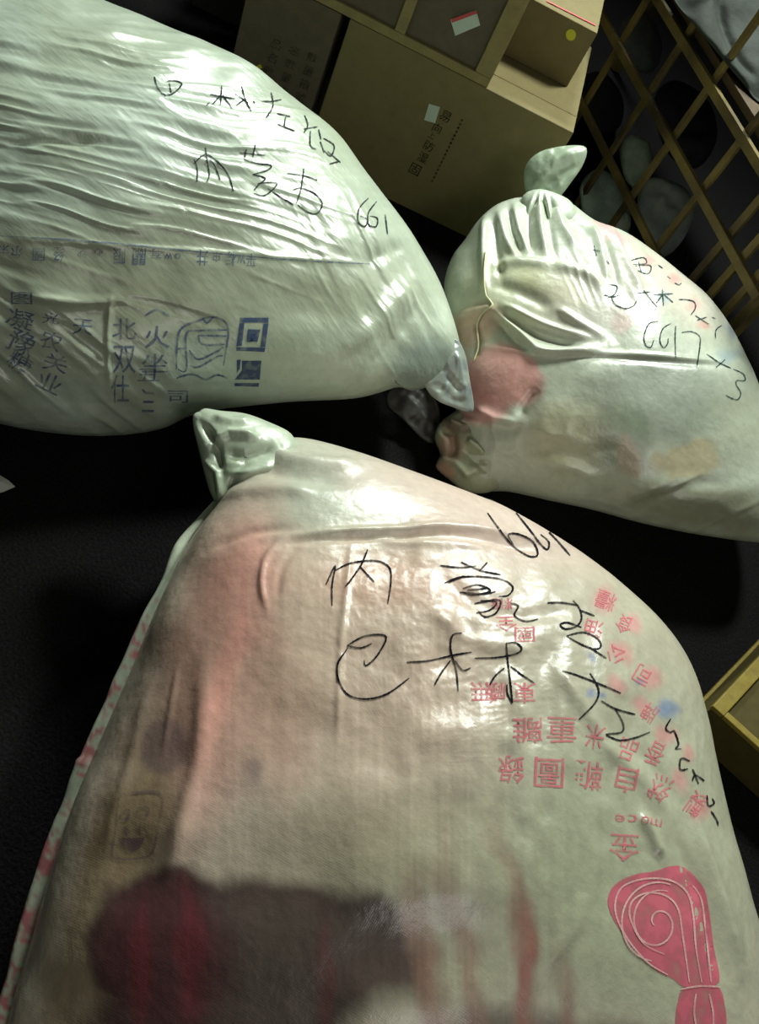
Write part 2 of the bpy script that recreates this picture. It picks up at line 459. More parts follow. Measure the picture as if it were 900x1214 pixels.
for ch, x, y, s in (('易', 540, 288, 22), ('向', 520, 318, 18), ('上', 507, 335, 14), ('防', 500, 362, 20), ('湿', 485, 390, 20), ('固', 465, 420, 22)):
    X, Y = cpx(x, y); its.append((ch, X, Y, s/2.093*1.25, s/2.093*1.25, 27))
print_glyphs('printed_symbols', bb, its, M_dark, BIG, off=.0008)
ul = []
for i in range(17):
    a = i/17; b = (i+.66)/17; p = lambda t: cpx(583+(505-583)*t, 295+(455-295)*t); ul.append([p(a), p(b)])
strokes('printed_line', bb, ul, 2.6, M_dark, BIG, off=.0008)
sheet('pale_label', A0, bn, [cpx(500, 257), cpx(527, 265), cpx(515, 305), cpx(488, 297)], M_white, BIG)

# left carton
sl0 = bs((300, 0))[0]-.02; sl1 = bs((402, 26))[0]
LEFT = empty('cardboard_carton', tuple(P_(sl0, 0)))
tag(LEFT, 'grey brown cardboard carton with faint print, directly left of the largest carton', 'carton', 'stacked cartons')
lc = slab('carton_body', P_(sl0, .004, .01), bd*(sl1-sl0), bk*.4, (0, 0, .386), M_cardg, LEFT, .004)
lb = bvh_of(lc); its = []
for r in range(4):
    for c, ch in enumerate('品名數量箱號'[r:r+3]):
        X, Y = cpx(120+c*45-r*10, 110+r*33+c*16); its.append((ch, X, Y, 13, 11, 22))
print_glyphs('printed_text', lb, its, ink('faint carton print', L(60, 56, 46), .5, 80), LEFT, off=.0008)
sheet('yellow_sticker', A0+bk*.01, bn, [(304, 78), (309, 76), (311, 80), (306, 83)], M_yel, LEFT)

# plywood crate with batten frame on top
CR = empty('plywood_crate', tuple(P_(bs((342, 0))[0]-.2, HB)))
tag(CR, 'dull plywood crate with pale batten frame and a red and white label', 'crate')
s0c = bs((342, 0))[0]-.22; s1c = bs((583, 93))[0]; hz = HB+.001; hb = .022; CH = .36
slab('panel', P_(s0c+.01, hz+.01, .012), bd*(s1c-s0c-.02), bk*.40, (0, 0, CH-.02), M_cardg, CR, .002)
slab('batten', P_(s0c, hz), bd*(s1c-s0c), bk*.012, (0, 0, hb), M_wood, CR, .002)
slab('batten', P_(s0c, hz+CH-hb), bd*(s1c-s0c), bk*.012, (0, 0, hb), M_wood, CR, .002)
sp = bs((466, 40))[0]
for nm, s, wd in (('post', s0c, .03), ('post', sp, .026), ('post', s1c-.042, .042)):
    slab(nm, P_(s, hz+hb+.0005, 0), bd*wd, bk*.0115, (0, 0, CH-2*hb-.001), M_wood, CR, .002)
lf = A0+bk*.0112
lab = sheet('shipping_label', lf, bn, [cpx(553, 47), cpx(617, 24), cpx(627, 62), cpx(565, 88)], M_white, CR)
sheet('red_stripe', lf-bk*.002, bn, [cpx(554, 47), cpx(617, 25), cpx(619, 33), cpx(557, 56)], M_red, lab)

# second small carton, set back on the big one, with pale lit top
q0 = at((593, 68), HB); q1 = at((672, 104), HB)
sb0 = (q0-A0) @ bd-.10; sb1 = (q1-A0) @ bd+.0; db = max((q1-A0) @ bk, .06)
RB = empty('cardboard_carton', tuple(P_(sb1, HB, db)))
tag(RB, 'small carton with a yellow dot sticker, on the right end of the largest carton', 'carton', 'stacked cartons')
N2 = bn; Pf = P_(0, 0, db); topz = onp((708, 40), Pf, N2)[2]
print('small carton', sb0, sb1, db, topz)
slab('carton_body', P_(s1c+.008, HB+.001, db), bd*(sb1-s1c-.008), bk*.26, (0, 0, topz-HB), M_card, RB, .003)
sheet('yellow_sticker', Pf, N2, [(677+6*math.cos(a), 41+7*math.sin(a)) for a in np.linspace(0, 2*math.pi, 15)[:-1]], M_yel, RB)
zt = topz+.001
def ztop(p): return at(p, zt+.001)
bmr = bmesh.new(); a, b = ztop((648, 2)), ztop((706, 31)); dd = bk*.006
slab('red_tape_line', a, b-a, dd, (0, 0, .001), M_red, RB, 0)

# dark carton far left
q = bs((236, 0))[0]
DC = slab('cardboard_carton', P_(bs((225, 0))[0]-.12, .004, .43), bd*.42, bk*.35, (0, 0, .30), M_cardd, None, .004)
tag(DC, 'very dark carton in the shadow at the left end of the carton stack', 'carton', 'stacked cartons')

# ------------------------------------------------------------------ slatted crate on the right
a, b = at((686, 112), .19), at((778, 296), .19); ld = unit(b-a); ln = np.array([-ld[1], ld[0], 0.0])
if ln @ (O-a) < 0: ln = -ln
lk = -ln; LA = a-np.array([0, 0, .19])
def ls(p): W = onp(p, LA, ln); return (W-LA) @ ld, W[2]
def LP(s, z, d=0): return LA+ld*s+lk*d+np.array([0, 0, z])
LC = empty('slatted_crate', tuple(LP(.35, 0)))
tag(LC, 'tall open crate of crossed wooden slats standing behind the pink stained sack', 'crate')
s_end = ls((893, 333))[0]+.02; s_beg = -.55
zA = (ls((719, 40))[1]+ls((900, 333))[1])/2; zC = (ls((768, 0))[1]+ls((900, 165))[1])/2; print('rails', zA, zC)
for zc, wd in ((.19, .022), (zA, .024), (zC, .024), (.80, .024)):
    slab('rail', LP(s_beg, zc-wd/2, -.014), ld*(s_end+.03-s_beg), lk*.013, (0, 0, wd), M_wood2, LC, .002)
sls = [ls(p)[0] for p in ((735, 50), (765, 115), (800, 158), (835, 220))]
print('slats', sls, s_end)
def slat(s, z0=.004, z1=.83, wd=.02):
    slab('slat', LP(s-wd/2, z0, -.0005), ld*wd, lk*.012, (0, 0, z1-z0), M_wood2, LC, .002)
for s in (-.42, -.2): slat(s)
for s in sls: slat(s)
for p in ((858, 285), (868, 318), (876, 350)): slat(ls(p)[0], wd=.022)
# return side, back posts and shelf so that the crate stands on its own
DEP = .5
slab('post', LP(s_beg, .004, DEP-.03), ld*.03, lk*.03, (0, 0, .83), M_wood2, LC)
slab('post', LP(s_end, .004, DEP-.03), ld*.03, lk*.03, (0, 0, .83), M_wood2, LC)
slab('post', LP(s_beg, .004, .013), ld*.03, lk*.03, (0, 0, .83), M_wood2, LC)
slab('post', LP(s_end+.001, .004, .013), ld*.03, lk*.03, (0, 0, .83), M_wood2, LC)
slab('shelf_board', LP(s_beg, zC+.02, .012), ld*(s_end+.03-s_beg), lk*(DEP-.042), (0, 0, .02), M_woodb, LC)
# parcels inside
dv = .013
def parcel(outline, c, z0, T, mat, label, name='wrapped_parcel', cat='parcel', back=None, tilt=.4, base=None, gap=.0):
    P0 = onp(c, LA+lk*(.08+T+gap), ln)
    if P0[2] < .04: P0 = at(c, .04)
    D = unit(O-P0)
    o, bv = stuffed(name, outline, c, P0, tilt*np.array([0, 0, 1])+(1-tilt)*D, T, mat, None, N=100, M=26, MB=8, back=back, step=8, swell=.3,
                    relief=lambda q: .012*(vnoise(q[:, 0]/14, q[:, 1]/14, 5)-.5), base=base if base is not None else L(170, 186, 170))
    tag(o, label, cat, 'parcels inside the slatted crate'); return o
M_par = material('wrapped parcel skin', (.1, .1, .1), .7, .2, noise=.2, nscale=12, bump=.4, bscale=25, attr=True)
parcel([(735, 178), (748, 160), (768, 168), (772, 200), (760, 226), (742, 214)], (753, 192), .10, .05, M_par, 'upright pale green wrapped parcel, topmost of the bundles seen through the slats', back=.08)
parcel([(690, 215), (712, 200), (740, 222), (748, 255), (735, 278), (705, 268), (688, 245)], (716, 240), .10, .05, M_par, 'dull green wrapped parcel just above the pink stained sack, leftmost behind the slats', back=.1, gap=.04, base=L(140, 158, 146))
parcel([(758, 222), (776, 210), (812, 222), (824, 250), (806, 290), (780, 305), (758, 270)], (788, 255), .08, .05, M_par, 'grey wrapped parcel with pale upper edge, rightmost behind the slats', back=.12, base=L(140, 148, 146))
parcel([(728, 262), (738, 250), (748, 258), (744, 280), (734, 288)], (738, 270), .05, .03, M_par, 'small pale bundle low behind the slats, close to the sack edge', back=.04, base=L(190, 200, 190))
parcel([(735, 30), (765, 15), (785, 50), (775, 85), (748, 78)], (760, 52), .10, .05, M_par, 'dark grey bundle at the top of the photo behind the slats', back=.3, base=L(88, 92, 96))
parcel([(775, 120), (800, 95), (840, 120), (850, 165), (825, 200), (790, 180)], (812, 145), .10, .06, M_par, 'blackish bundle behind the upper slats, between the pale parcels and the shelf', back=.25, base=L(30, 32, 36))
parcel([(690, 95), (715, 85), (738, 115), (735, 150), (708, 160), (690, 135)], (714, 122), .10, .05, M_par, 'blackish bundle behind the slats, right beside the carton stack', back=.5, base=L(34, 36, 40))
# sack-cloth bale on the shelf
g0 = LP(.28, .531, .03)
def bale_relief(q): return .02*(vnoise(q[:, 0]/30, q[:, 1]/30, 8)-.5)+fold(q, [(850, 0), (870, 60), (900, 100)], 5, -.01)
P0 = LP(.33, .66, .05); 
bl, _ = stuffed('wrapped_bale', [(790, -30), (800, 2), (825, 32), (850, 62), (880, 98), (905, 124), (960, 120), (1010, 60), (1000, -60), (900, -110), (820, -90)], (890, 10), LP(.35, .70, .27), np.array([0, 0, 1])*.7+.3*unit(O-LP(.35, .70, .27)), .03, M_par, None, N=160, M=40, MB=8, back=.2, relief=bale_relief, floor=zC+.042, base=L(50, 56, 50))
tag(bl, 'large grey green wrapped bale on the brown shelf board, at the top right corner', 'bale')
rs_ = slab('red_strap', LP(ls((893, 190))[0], .47, .02), ld*.07, lk*.01, (0, 0, .03), M_red, None, .002)
rs_.location = (0, 0, 0); bpy.data.objects.remove(rs_)

# ------------------------------------------------------------------ yellow crate at the right edge
c0 = at((843, 838), .12); e1 = unit(at((905, 772), .12)-c0); e2 = unit(np.array([-e1[1], e1[0], 0])); 
if e2 @ np.array([1, -1, 0]) < 0: e2 = -e2
e2 = unit(at((905, 893), .12)-at((852, 845), .12)); 
YC = empty('wooden_crate', (c0[0], c0[1], 0))
tag(YC, 'yellow wooden crate corner with pale frame, on the floor right of the front sack', 'crate')
wd = .028; LN = .42
Z = np.array([0, 0, 1.0])
slab('panel', c0+e1*.006+e2*.006-Z*.112, e1*(LN-.012), e2*(LN-.012), Z*.104, M_yply, YC, .001)
slab('batten', c0-Z*.116, e1*LN, e2*wd, Z*.012, M_yell, YC, .001)
slab('frame_rail', c0-Z*.006, e1*LN, e2*wd, Z*.012, M_yell, YC, .002)
slab('frame_rail', c0+e2*(wd+.0005)-Z*.006, e2*(LN-wd), e1*wd*.55, Z*.012, M_yell, YC, .002)
slab('frame_rail', c0+e2*(LN-wd)+e1*(wd*.6)-Z*.006, e1*(LN-wd*1.6), e2*wd, Z*.012, M_yell, YC, .002)
slab('frame_rail', c0+e1*(LN-wd)+e2*(wd+.001)-Z*.006, e2*(LN-2*wd-.002), e1*wd, Z*.012, M_yell, YC, .002)

# ------------------------------------------------------------------ paper scraps
def scrap(name, pts, label, cat, mat, h=.004):
    bm = bmesh.new(); W = [at(p, 0)+np.array([0, 0, .0015+h*random.random()]) for p in pts]
    c = sum(W)/len(W)+np.array([0, 0, h]); cv = bm.verts.new(c); vs = [bm.verts.new(x) for x in W]
    for i in range(len(vs)): bm.faces.new((cv, vs[i], vs[(i+1) % len(vs)]))
    r = bmesh.ops.extrude_face_region(bm, geom=bm.faces[:])
    for v in r['geom']:
        if isinstance(v, bmesh.types.BMVert): v.co.z += .0012
    bmesh.ops.recalc_face_normals(bm, faces=bm.faces[:])
    me = bpy.data.meshes.new(name); bm.to_mesh(me); bm.free(); return tag(link(name, me, mat, smooth=False), label, cat)
scrap('paper_scrap', [(-20, 555), (-4, 562), (10, 571), (18, 578), (4, 584), (-25, 590)], 'white paper scrap on the dark floor at the left edge below the big grey sack', 'paper', M_paper)
scrap('paper_scrap', [(876, 898), (890, 902), (899, 912), (897, 930), (884, 928)], 'small dull grey paper scrap on the floor below the yellow crate', 'paper', material('grey paper', L(96, 98, 96), .8, .2), .002)
scrap('foil_scrap', [(880, 368), (886, 362), (893, 366), (890, 374), (883, 375)], 'tiny pale scrap on the floor at the foot of the slatted crate', 'scrap', M_grayd, .003)

# ================================================================== SACK LEFT BACK
def plane_of(c, z0, wup):
    P0 = at(c, z0); D = unit(O-P0); return P0, unit(wup*np.array([0, 0, 1])+(1-wup)*D), D
S1c = (220, 250)
P1, n1, D1 = plane_of(S1c, .29, .45)
out1 = [(-60, -75), (20, -45), (70, -22), (125, 3), (200, 34), (285, 71), (350, 119), (400, 160), (432, 204), (464, 245), (495, 290), (518, 330), (534, 372), (544, 410), (546, 436),
        (520, 452), (488, 462), (470, 457), (420, 470), (330, 475), (240, 486), (190, 506), (130, 513), (60, 509), (0, 498), (-90, 475), (-190, 400), (-240, 260), (-220, 90), (-150, -30)]
def rel1(q):
    x, y = q[:, 0], q[:, 1]; d = np.zeros(len(q))
    # long creases that run along the sack, gathered towards the left end
    a = math.radians(8); u = x*math.cos(a)+y*math.sin(a); v = -x*math.sin(a)+y*math.cos(a)
    v2 = v*(1+.0006*(250-x)); wob = 10*vnoise(u/90, v/60, 3)
    n1_ = ridge(vnoise(u/130, (v2+wob)/13, 11))
    n2_ = ridge(vnoise(u/90, (v2+wob)/9, 12))
    m = blob(q, 150, 150, 270, 130, 12, .5)
    d += m*(.0085*n1_**2+.003*n2_**2)
    m2 = blob(q, 60, 300, 260, 90, 3, .6); d += m2*.005*n1_**2
    # slanting creases at the lower left
    a = math.radians(38); u = x*math.cos(a)+y*math.sin(a); v = -x*math.sin(a)+y*math.cos(a)
    n3 = ridge(vnoise(u/110, v/17, 21)); d += blob(q, 50, 430, 130, 75, 20, .5)*.013*n3**2
    # vertical puckers at the right end
    a = math.radians(62); u = x*math.cos(a)+y*math.sin(a); v = -x*math.sin(a)+y*math.cos(a)
    n4 = ridge(vnoise(u/90, v/11, 25)); d += blob(q, 455, 330, 60, 120, -30, .6)*.006*n4**2
    d += fold(q, [(0, 172), (60, 168), (125, 172)], 4, -.010)+fold(q, [(0, 283), (150, 292), (300, 303), (430, 312)], 4, .004)
    d += fold(q, [(20, 350), (90, 358), (150, 355)], 6, .010)+fold(q, [(132, 345), (128, 400), (130, 470)], 3, .004)
    d += fold(q, [(430, 312), (480, 290)], 8, -.004)+fold(q, [(395, 420), (450, 380), (490, 330)], 12, .008)+fold(q, [(430, 450), (470, 400), (500, 350)], 8, -.006)
    d += .010*(vnoise(x/60, y/45, 31)-.5)
    return d
def pnt1(q, c):
    x, y = q[:, 0], q[:, 1]
    c = mixc(c, vnoise(x/80, y/60, 41), L(150, 158, 126), .5)
    c = mixc(c, blob(q, 220, 330, 300, 70, 0, .6), L(150, 152, 122), .5)
    c = mixc(c, blob(q, 510, 440, 45, 40, 0, .5), L(108, 124, 120), .7)
    st = vnoise(x/120, y/5, 43); c = c*(1+.10*(st-.5))[:, None]
    return c
S1 = empty('woven_sack', tuple(np.r_[at((200, 400), 0)[:2], 0]))
tag(S1, 'huge pale grey woven sack with blue printing, lying at the upper left', 'sack', 'stuffed woven sacks on the dark floor')
b1, v1 = stuffed('sack_body', out1, S1c, P1, n1, .27, M_sackline, S1, N=820, M=170, MB=18, back=.5, relief=rel1, paint=pnt1, base=L(186, 200, 184), D=D1)
def cp(ox, oy, sc): return lambda L_: [[(ox+x/sc, oy+y/sc) for x, y in ln] for ln in L_]
h1 = cp(150, 60, 2.571)([
 [(85, 80), (95, 115), (120, 140)], [(120, 95), (150, 93), (168, 105), (135, 135), (105, 132)], [(130, 100), (136, 130)], [(243, 168), (253, 160)],
 [(255, 135), (330, 148)], [(290, 108), (286, 168)], [(290, 132), (262, 165)], [(292, 135), (322, 178)], [(330, 132), (370, 160)], [(350, 110), (362, 150), (380, 187)], [(358, 150), (335, 167)], [(385, 155), (392, 160)],
 [(412, 155), (440, 156), (472, 150)], [(440, 128), (446, 170), (425, 206)], [(458, 193), (500, 202)], [(485, 200), (480, 232)], [(460, 225), (512, 246)],
 [(542, 198), (552, 228), (540, 252)], [(540, 240), (582, 233)], [(560, 245), (560, 290), (578, 302)], [(585, 240), (592, 272)], [(590, 278), (602, 312)], [(600, 268), (632, 290), (622, 322), (602, 305)], [(612, 308), (652, 342)], [(618, 346), (650, 338)],
 [(205, 330), (215, 360), (215, 400)], [(205, 345), (240, 318), (280, 342), (310, 380), (326, 430)], [(240, 295), (246, 340), (252, 378), (245, 402)], [(250, 330), (268, 350), (285, 395)],
 [(345, 312), (422, 320)], [(365, 300), (360, 327)], [(392, 288), (385, 325)], [(358, 333), (400, 345), (440, 350), (430, 365), (385, 378)], [(385, 378), (422, 390), (402, 410), (388, 427)], [(400, 405), (458, 405), (422, 442), (388, 435)], [(430, 420), (470, 448), (508, 470), (485, 455)],
 [(490, 375), (540, 382), (582, 396)], [(540, 360), (532, 420), (518, 465)], [(508, 425), (532, 420), (575, 438), (596, 468), (580, 497), (550, 492), (522, 470)],
 [(737, 450), (710, 480), (705, 520), (725, 537), (735, 515), (712, 505)], [(762, 460), (737, 495), (738, 530), (760, 537), (764, 512), (742, 505)], [(788, 500), (795, 560)]])
write_rows(v1, h1, [12, 17, 23, 27, 32, 35], 1.8, M_pen1, S1)
g = lambda x, y: (x/2.727, 250+y/2.727)
its = []
for ch, x, y, wd, ht, rt in (('宋', 12, 125, 34, 32, 180), ('尔', 55, 132, 38, 38, 180), ('國', 125, 140, 40, 42, 180), ('经', 190, 140, 34, 44, 180), ('沙', 265, 140, 30, 24, 180), ('心', 318, 135, 30, 24, 180),
    ('限', 385, 145, 40, 50, 180), ('關', 450, 147, 42, 54, 180), ('有', 505, 140, 34, 36, 180), ('w', 545, 145, 24, 20, 180), ('o', 575, 146, 20, 20, 180), ('井', 655, 152, 38, 50, 180), ('中', 700, 150, 22, 34, 180), ('标', 745, 155, 34, 46, 180), ('w', 780, 155, 26, 30, 180), ('平', 812, 158, 32, 42, 180)):
    X, Y = g(x, y); its.append((ch, X, Y, wd/2.727, ht/2.727, rt+2))
for ch, x, y, wd, ht, rt in (('图', 70, 283, 70, 40, 0), ('凝', 65, 350, 90, 60, 15), ('光', 165, 348, 56, 34, 5), ('天', 268, 376, 66, 52, 5), ('豫', 70, 425, 90, 80, 25), ('农', 165, 420, 70, 60, 20), ('关', 180, 492, 80, 56, 15), ('糖', 65, 490, 80, 60, 30), ('业', 160, 555, 80, 60, 25),
    ('北', 402, 382, 78, 70, 0), ('双', 402, 480, 74, 90, 0), ('仕', 388, 575, 60, 90, 0), ('火', 508, 408, 80, 72, 0), ('坐', 500, 492, 84, 60, 0), ('丑', 480, 530, 70, 40, 0), ('川', 478, 612, 76, 40, 90), ('司', 575, 600, 66, 40, 0)):
    X, Y = g(x, y); its.append((ch, X, Y, wd/2.727, ht/2.727, rt))
print_rows(v1, its, [16, 20, 25, 28], M_blue, S1)
lg = lambda L_: [[g(x, y) for x, y in ln] for ln in L_]
strokes('printed_line', v1, [[(0, 280), (60, 283), (150, 290), (240, 299), (320, 306), (400, 311), (440, 313)]], 1.6, M_blue, S1)
strokes('printed_emblem', v1, lg([[(570, 512), (572, 440), (585, 382), (640, 355), (690, 343), (728, 360), (738, 395), (732, 440), (722, 500)], [(575, 512), (602, 512), (602, 400), (640, 388), (736, 385)],
    [(640, 403), (732, 405)], [(640, 403), (655, 432), (725, 432)], [(612, 450), (640, 480), (700, 455), (722, 440)], [(615, 500), (640, 505), (705, 470), (720, 470)], [(575, 445), (600, 445)], [(655, 345), (668, 362), (690, 343)],
    [(570, 540), (620, 528), (665, 545), (700, 530), (735, 540)], [(470, 338), (508, 320), (548, 342)]]), 2.6, M_blue, S1)
SQ = [[g(x, y) for x, y in pl] for pl in ([(775, 345), (868, 345), (868, 362), (775, 360)], [(775, 362), (790, 362), (782, 436), (764, 438)], [(852, 364), (868, 364), (858, 440), (842, 440)], [(764, 440), (858, 442), (855, 456), (764, 452)], [(802, 382), (842, 384), (832, 424), (822, 422), (828, 396), (812, 396), (806, 424), (796, 424)],
    [(765, 482), (778, 480), (775, 510), (765, 525)], [(782, 484), (845, 484), (840, 545), (758, 545), (782, 515)], [(758, 556), (838, 556), (836, 568), (758, 566)])]
fill_poly('printed_square_mark', v1, SQ, M_blues, S1)

# loose corner flap at its right tip
P = hit(v1, (520, 430)); P = np.array(P[0]) if P else onp((520, 430), P1, n1)
P_tip = onp((520, 440), P1, n1)
stuffed('corner_flap', [(492, 436), (510, 415), (538, 400), (551, 418), (557, 450), (562, 482), (556, 489), (530, 480), (512, 470), (502, 455)], (528, 450), P_tip+D1*.05, .2*np.array([0, 0, 1])+.8*D1, .016, M_sack, S1, N=110, M=24, MB=6, back=.016,
        relief=lambda q: fold(q, [(500, 440), (520, 470), (555, 486)], 4, .004)+fold(q, [(520, 425), (548, 470)], 5, -.005)+fold(q, [(540, 415), (552, 465)], 4, .005)+.006*(vnoise(q[:, 0]/9, q[:, 1]/9, 3)-.5),
        base=L(140, 150, 140), paint=lambda q, c: mixc(mixc(c, vnoise(q[:, 0]/9, q[:, 1]/14, 9)**2, L(110, 122, 124), .8), fold(q, [(495, 440), (512, 470), (560, 488)], 4, 1), L(190, 205, 200), .4))

# ================================================================== SACK RIGHT BACK
S3c = (715, 440)
P3, n3, D3 = plane_of(S3c, .20, .45)
out3 = [(552, 285), (568, 262), (590, 243), (618, 234), (645, 232), (675, 240), (705, 262), (740, 275), (775, 298), (810, 326), (840, 352), (868, 390), (888, 430), (905, 470), (935, 530), (950, 590), (930, 640), (895, 642), (830, 633), (765, 620), (700, 603), (650, 592), (600, 582), (560, 583), (538, 570),
        (538, 540), (545, 505), (538, 470), (535, 430), (537, 395), (531, 365), (528, 335), (537, 305)]
def c5(L_): return [(480+x*.46667, 160+y*.46667) for x, y in L_]
def rel3(q):
    x, y = q[:, 0], q[:, 1]; d = .014*(vnoise(x/55, y/50, 51)-.5)
    for L_, wd, am in (([(340, 150), (345, 230), (360, 310)], 6, .016), ([(318, 170), (315, 240), (325, 300)], 5, -.015), ([(205, 190), (200, 300), (210, 420)], 5, .014), ([(235, 180), (255, 260), (290, 320)], 5, .010), ([(225, 200), (235, 300), (245, 380)], 6, -.010),
        ([(275, 165), (290, 240), (320, 300)], 4, .010), ([(262, 170), (272, 240), (300, 310)], 4, -.010), ([(380, 165), (400, 230), (440, 290)], 6, .013), ([(400, 165), (430, 220), (480, 260)], 5, -.010), ([(360, 170), (372, 250), (385, 310)], 4, -.010),
        ([(470, 225), (495, 290), (515, 380)], 5, .012), ([(490, 235), (520, 300), (545, 400)], 4, -.010), ([(520, 240), (560, 320), (600, 410)], 5, .010), ([(545, 250), (590, 330), (630, 400)], 4, -.007),
        ([(215, 430), (290, 500), (360, 550), (520, 535)], 7, .018), ([(235, 425), (350, 480), (500, 522)], 5, .013), ([(225, 440), (330, 505), (460, 540)], 4, -.012), ([(380, 440), (450, 480), (520, 520)], 5, .010), ([(230, 460), (280, 520), (330, 550)], 5, -.010), ([(370, 325), (470, 360), (500, 400)], 6, .012), ([(215, 330), (300, 320), (380, 330)], 6, .010), ([(210, 380), (290, 400), (380, 445)], 9, -.010),
        ([(160, 532), (340, 550), (540, 556), (800, 575), (890, 590)], 3.5, .005), ([(340, 556), (540, 566), (800, 584)], 5, -.006), ([(130, 470), (185, 450), (240, 440)], 6, .010), ([(175, 470), (190, 520), (178, 570)], 4, -.008),
        ([(180, 690), (230, 720), (300, 730)], 6, .012), ([(340, 640), (300, 690), (290, 720)], 6, -.010), ([(100, 730), (160, 725), (200, 735)], 5, .012), ([(500, 960), (620, 900), (760, 880)], 10, .006), ([(560, 970), (680, 900), (830, 880)], 8, -.006), ([(340, 830), (440, 850), (500, 890)], 9, .007)):
        d += fold(q, c5(L_), wd*.9, am*.8)
    a = math.radians(66); u = x*math.cos(a)+y*math.sin(a); v = -x*math.sin(a)+y*math.cos(a)
    nz = ridge(vnoise(u/80, v/8, 55)); d += blob(q, 725, 310, 50, 55, 0, .5)*.005*nz**2
    nz = ridge(vnoise(x/30, y/24, 57)); d += blob(q, 610, 540, 90, 50, 0, .6)*.007*nz**2
    a = math.radians(-25); u = x*math.cos(a)+y*math.sin(a); v = -x*math.sin(a)+y*math.cos(a)
    nz = ridge(vnoise(u/70, v/14, 58)); d += blob(q, 800, 600, 130, 35, 0, .6)*.005*nz**2
    return d
def pnt3(q, c):
    x, y = q[:, 0], q[:, 1]
    c = mixc(c, vnoise(x/60, y/50, 61), L(164, 172, 148), .5)
    c = mixc(c, blob(q, 610, 350, 80, 50, 0, .5), L(168, 170, 136), .6)
    c = mixc(c, blob(q, 655, 340, 40, 14, 20, .5), L(205, 200, 130), .5)
    c = mixc(c, blob(q, 645, 340, 32, 22, 0, .6), L(110, 115, 95), .55)
    c = mixc(c, blob(q, 560, 390, 34, 22, -40, .5), L(186, 142, 118), .7)
    wx = x+14*(vnoise(x/18, y/18, 63)-.5); wy = y+14*(vnoise(x/18, y/18, 64)-.5); w_ = np.stack([wx, wy], 1)
    c = mixc(c, blob(w_, 596, 448, 46, 36, 8, .18), L(222, 168, 160), .95)
    c = mixc(c, blob(w_, 566, 478, 34, 22, 20, .3), L(205, 150, 144), .8)
    c = mixc(c, blob(w_, 632, 462, 12, 18, 0, .5), L(140, 108, 98), .5)
    c = mixc(c, blob(w_, 790, 470, 80, 50, 5, .3), L(112, 120, 108), .62)
    c = mixc(c, blob(w_, 735, 520, 38, 36, 0, .35), L(108, 122, 100), .6)
    c = mixc(c, blob(w_, 715, 470, 30, 30, 0, .4), L(128, 134, 118), .5)
    c = mixc(c, blob(w_, 816, 545, 40, 20, -10, .2), L(184, 172, 134), .7)
    c = mixc(c, blob(w_, 745, 540, 10, 26, -20, .4), L(172, 140, 116), .5)
    c = mixc(c, blob(w_, 670, 520, 48, 40, 0, .6), L(172, 166, 128), .55)
    c = mixc(c, blob(w_, 727, 276, 24, 6, 25, .5), L(222, 160, 164), .7)
    c = mixc(c, blob(w_, 830, 600, 110, 26, 6, .5), L(118, 118, 92), .7)
    c = mixc(c, blob(w_, 880, 500, 30, 60, 0, .6), L(150, 154, 130), .5)
    c = mixc(c, blob(q, 800, 340, 70, 30, 42, .6), L(208, 192, 180), .5)
    c = mixc(c, blob(q, 700, 360, 60, 50, 0, .6), L(196, 190, 180), .5)
    for px_, py_, r_, col in ((795, 330, 9, L(205, 130, 130)), (820, 358, 9, L(205, 140, 135)), (770, 310, 8, L(205, 140, 140)), (735, 380, 14, L(205, 170, 165)), (835, 385, 10, L(205, 130, 125)), (866, 392, 9, L(120, 140, 165)), (862, 420, 14, L(120, 145, 160)), (725, 350, 8, L(110, 140, 160)), (782, 350, 8, L(120, 150, 160))):
        c = mixc(c, blob(w_, px_, py_, r_, r_*.8, 0, .6), col, .5)
    return c
S3 = empty('woven_sack', tuple(np.r_[at((740, 560), 0)[:2], 0]))
tag(S3, 'pale woven sack with a round pink patch and a leaf shaped knot, at the right', 'sack', 'stuffed woven sacks on the dark floor')
b3, v3 = stuffed('sack_body', out3, S3c, P3, n3, .21, M_sack, S3, N=480, M=110, MB=16, back=.4, relief=rel3, paint=pnt3, base=L(186, 194, 178), D=D3)
# leaf shaped knot of the tied mouth
Pk = onp((650, 240), P3, n3)+D3*.03
stuffed('knot_tail', [(628, 236), (621, 215), (624, 195), (640, 180), (668, 173), (692, 173), (696, 181), (690, 198), (676, 218), (662, 236), (650, 246)], (653, 208), Pk, .1*np.array([0, 0, 1])+.9*D3, .028, M_sack, S3, N=110, M=26, MB=6, back=.02,
        relief=lambda q: fold(q, [(694, 177), (660, 190), (632, 228)], 6, .008)+fold(q, [(640, 238), (655, 215), (688, 195)], 5, -.006)+fold(q, [(645, 240), (668, 215)], 4, .005)+.003*(vnoise(q[:, 0]/7, q[:, 1]/9, 6)-.5), base=L(158, 174, 150))
# gathered bunch right below the knot
stuffed('gathered_neck', [(620, 232), (640, 224), (662, 230), (678, 240), (684, 258), (668, 285), (646, 296), (628, 288), (614, 262)], (648, 258), onp((648, 262), P3, n3)+D3*.055, .2*np.array([0, 0, 1])+.8*D3, .040, M_sack, S3, N=140, M=30, MB=6, back=.05,
        relief=lambda q: sum(fold(q, [(642+k*3, 228), (640+k*8, 260), (636+k*13, 292)], 3.2, am) for k, am in ((-2, .008), (-1.2, -.010), (-.4, .012), (.6, -.012), (1.5, .010), (2.4, -.007))), base=L(176, 188, 168))
